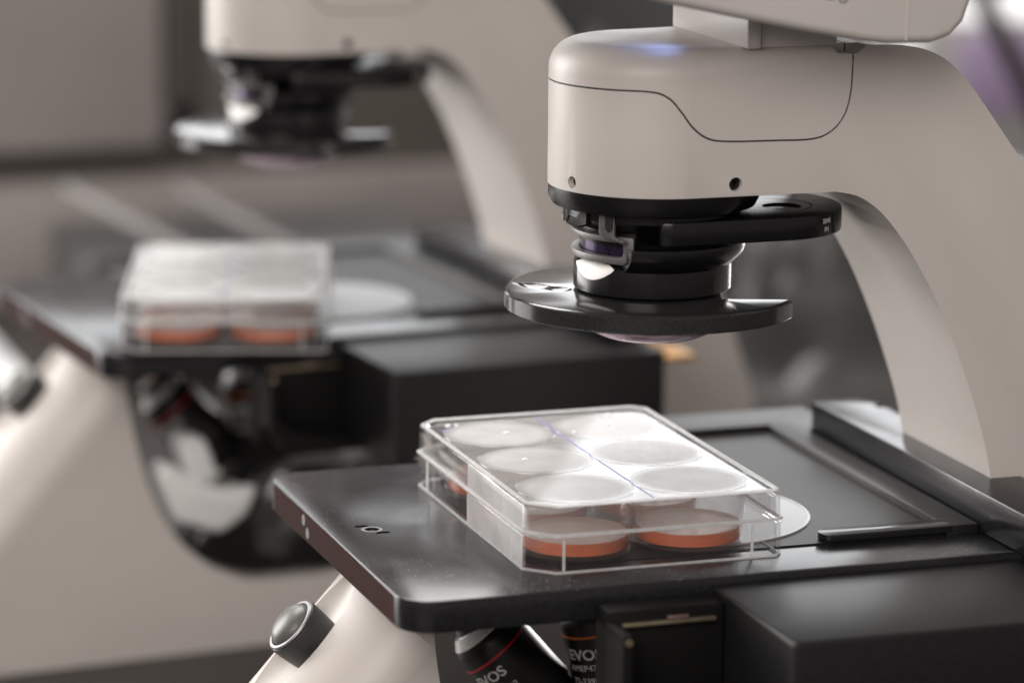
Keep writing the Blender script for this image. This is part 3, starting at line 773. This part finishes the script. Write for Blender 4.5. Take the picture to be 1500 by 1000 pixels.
# ================================================================ COPIES
def copy_tree(o, parent=None):
    c = o.copy(); C.objects.link(c); c.parent = parent
    for ch in list(o.children): copy_tree(ch, c)
    return c
mic2 = copy_tree(mic)
mic2.location = v3(-15, 386, 0); mic2.rotation_euler = (0, 0, .1)
mic2['label'] = "blurred microscope standing behind the nearest one, to its left"
plate2 = copy_tree(plate)
plate2.rotation_euler = (0, 0, -.279); plate2.location = v3(-53.5, 366.5, .6)
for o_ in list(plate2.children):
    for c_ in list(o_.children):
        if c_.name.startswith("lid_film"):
            c_.data = c_.data.copy(); c_.data.materials[0] = clear_plastic("white_reflection_film", fog=.82, fscale=30, rough=.1)  # bright reflection on the lid put in as white haze
plate2['label'] = "blurred six-well plate with reflection painted white on its lid, on the stage of the microscope behind"

# ================================================================ SURROUNDINGS
def struct(name, bm, m):
    o = obj(name, bm, m); o['kind'] = 'structure'; return o
struct("bench", box(-2500, 2600, -1300, 1500, -190, -144.2), BENCH)
struct("floor", box(-4000, 5000, -3000, 6000, -1000, -995), WALLM)
struct("wall", box(-4000, 5000, 3400, 3450, -995, 2000), WALLM)

# taupe cabinet at the back left
cab = empty("bench_cabinet", v3(-120, 1180, -144))
tag(cab, "blurred taupe cabinet with a dark slot across it, at the back left", "cabinet")
def part_at(root, name, bm, m):
    bmesh.ops.transform(bm, matrix=Matrix.Translation(-Vector(root.location)), verts=bm.verts)
    return obj(name, bm, m, root)
part_at(cab, "upper_panel", box(-260, 150, 1180, 1420, -42, 190, 5, 3), GREYBOX)
part_at(cab, "slot", box(-250, 190, 1215, 1400, -62, -41), SLOTM)
part_at(cab, "lower_panel", box(-260, 420, 1185, 1299, -143.9, -62, 3), GREYBOX)
part_at(cab, "back_panel", box(177, 420, 1198, 1299, -61.8, 190, 3), mat("umber_cabinet_paint", (.14, .125, .112), .6))
part_at(cab, "side_trim", box(150.5, 176, 1190, 1410, -20, 190, 9, 4), SLOTM)
# guide rails and dark box in front of the cabinet
gr = empty("instrument_base", v3(80, 960, -144))
tag(gr, "blurred dark instrument base with two slanting grey guides, beyond the left plate", "instrument")
part_at(gr, "case", box(50, 260, 930, 1060, -143.9, -66, 3), DARKBOX)
def bar(p, q, w, h):
    p, q = Vector(p), Vector(q); d = (q - p); L_ = d.length
    b = box(0, L_, -w / 2, w / 2, -h / 2, h / 2, min(w, h) * .2)
    place(b, p, d.cross(Vector((0, 0, 1))).cross(d) if False else Vector((0, 0, 1)).cross(d).cross(d) * -1, d)
    return b
part_at(gr, "guide", bar((52, 1010, -36), (118, 900, -70), 11, 6), STRIPM)
part_at(gr, "guide", bar((120, 1010, -40), (180, 900, -70), 9, 6), STRIPM)

# crumpled dark film to the right behind
def crumple(name, x0, x1, y0, y1, zf, m, amp, n=46, seed=1):
    from mathutils import noise as mn
    bm = bmesh.new(); V = []
    for j in range(n + 1):
        row = []
        for i in range(n + 1):
            u, v = i / n, j / n
            x = x0 + (x1 - x0) * u; y = y0 + (y1 - y0) * v
            q = Vector((x * .009 + seed, y * .009, seed * 2))
            h = abs(mn.noise(q)) * 1.2 + abs(mn.noise(q * 2.3)) * .7 + abs(mn.noise(q * 5)) * .25
            edge = min(1, 5 * min(u, 1 - u)) * min(1, 5 * min(v, 1 - v))
            row.append(bm.verts.new(v3(x, y, zf(u, v) * edge + h * amp * edge - 143.8)))
        V.append(row)
    for j in range(n):
        for i in range(n): bm.faces.new((V[j][i], V[j][i + 1], V[j + 1][i + 1], V[j + 1][i]))
    bot = [bm.verts.new(v3(x, y, -144.1)) for x, y in ((x0, y0), (x1, y0), (x1, y1), (x0, y1))]
    return obj(name, bm, m)
o = crumple("plastic_bag", 330, 690, 800, 1120, lambda u, v: 75 * math.sin(PI * min(1, v * 1.1) * .6), BAG, 85)
tag(o, "blurred heap of crumpled charcoal plastic seen past the nearest column", "plastic bag")

# pale and lilac cartons top right, and a dark stand bar
ct = empty("carton", v3(850, 1300, -144)); tag(ct, "blurred pale carton with a lilac panel, at the upper right edge", "carton")
part_at(ct, "box_body", box(722, 990, 1250, 1450, -143.9, 16, 4), PALE)
part_at(ct, "lilac_panel", box(752, 960, 1246, 1249.6, -52, 6, 1), LILAC)
dk = empty("monitor_arm", v3(640, 1120, -144)); tag(dk, "blurred dark slanting bar crossing the lilac carton at the upper right", "stand")
part_at(dk, "arm", bar((677, 1100, 82), (770, 1100, -80), 16, 12), DARKBOX)
part_at(dk, "foot", box(745, 800, 1060, 1140, -143.9, -74, 3), DARKBOX)
dp = empty("dark_panel", v3(420, 1500, -144)); tag(dp, "blurred dark grey panel standing behind the top of both arms", "panel")
part_at(dp, "board", box(330, 640, 1490, 1510, -143.9, 240, 3), mat("slate_panel", (.10, .105, .108), .5, noise=.1, nscale=6))

# sunlit papers at the far left on the bench
o = crumple("paper_wrap", -330, 22, 960, 1320, lambda u, v: 14, PAPER, 22, 30, 5)
tag(o, "blurred white crumpled paper on the bench at the far left edge", "paper")
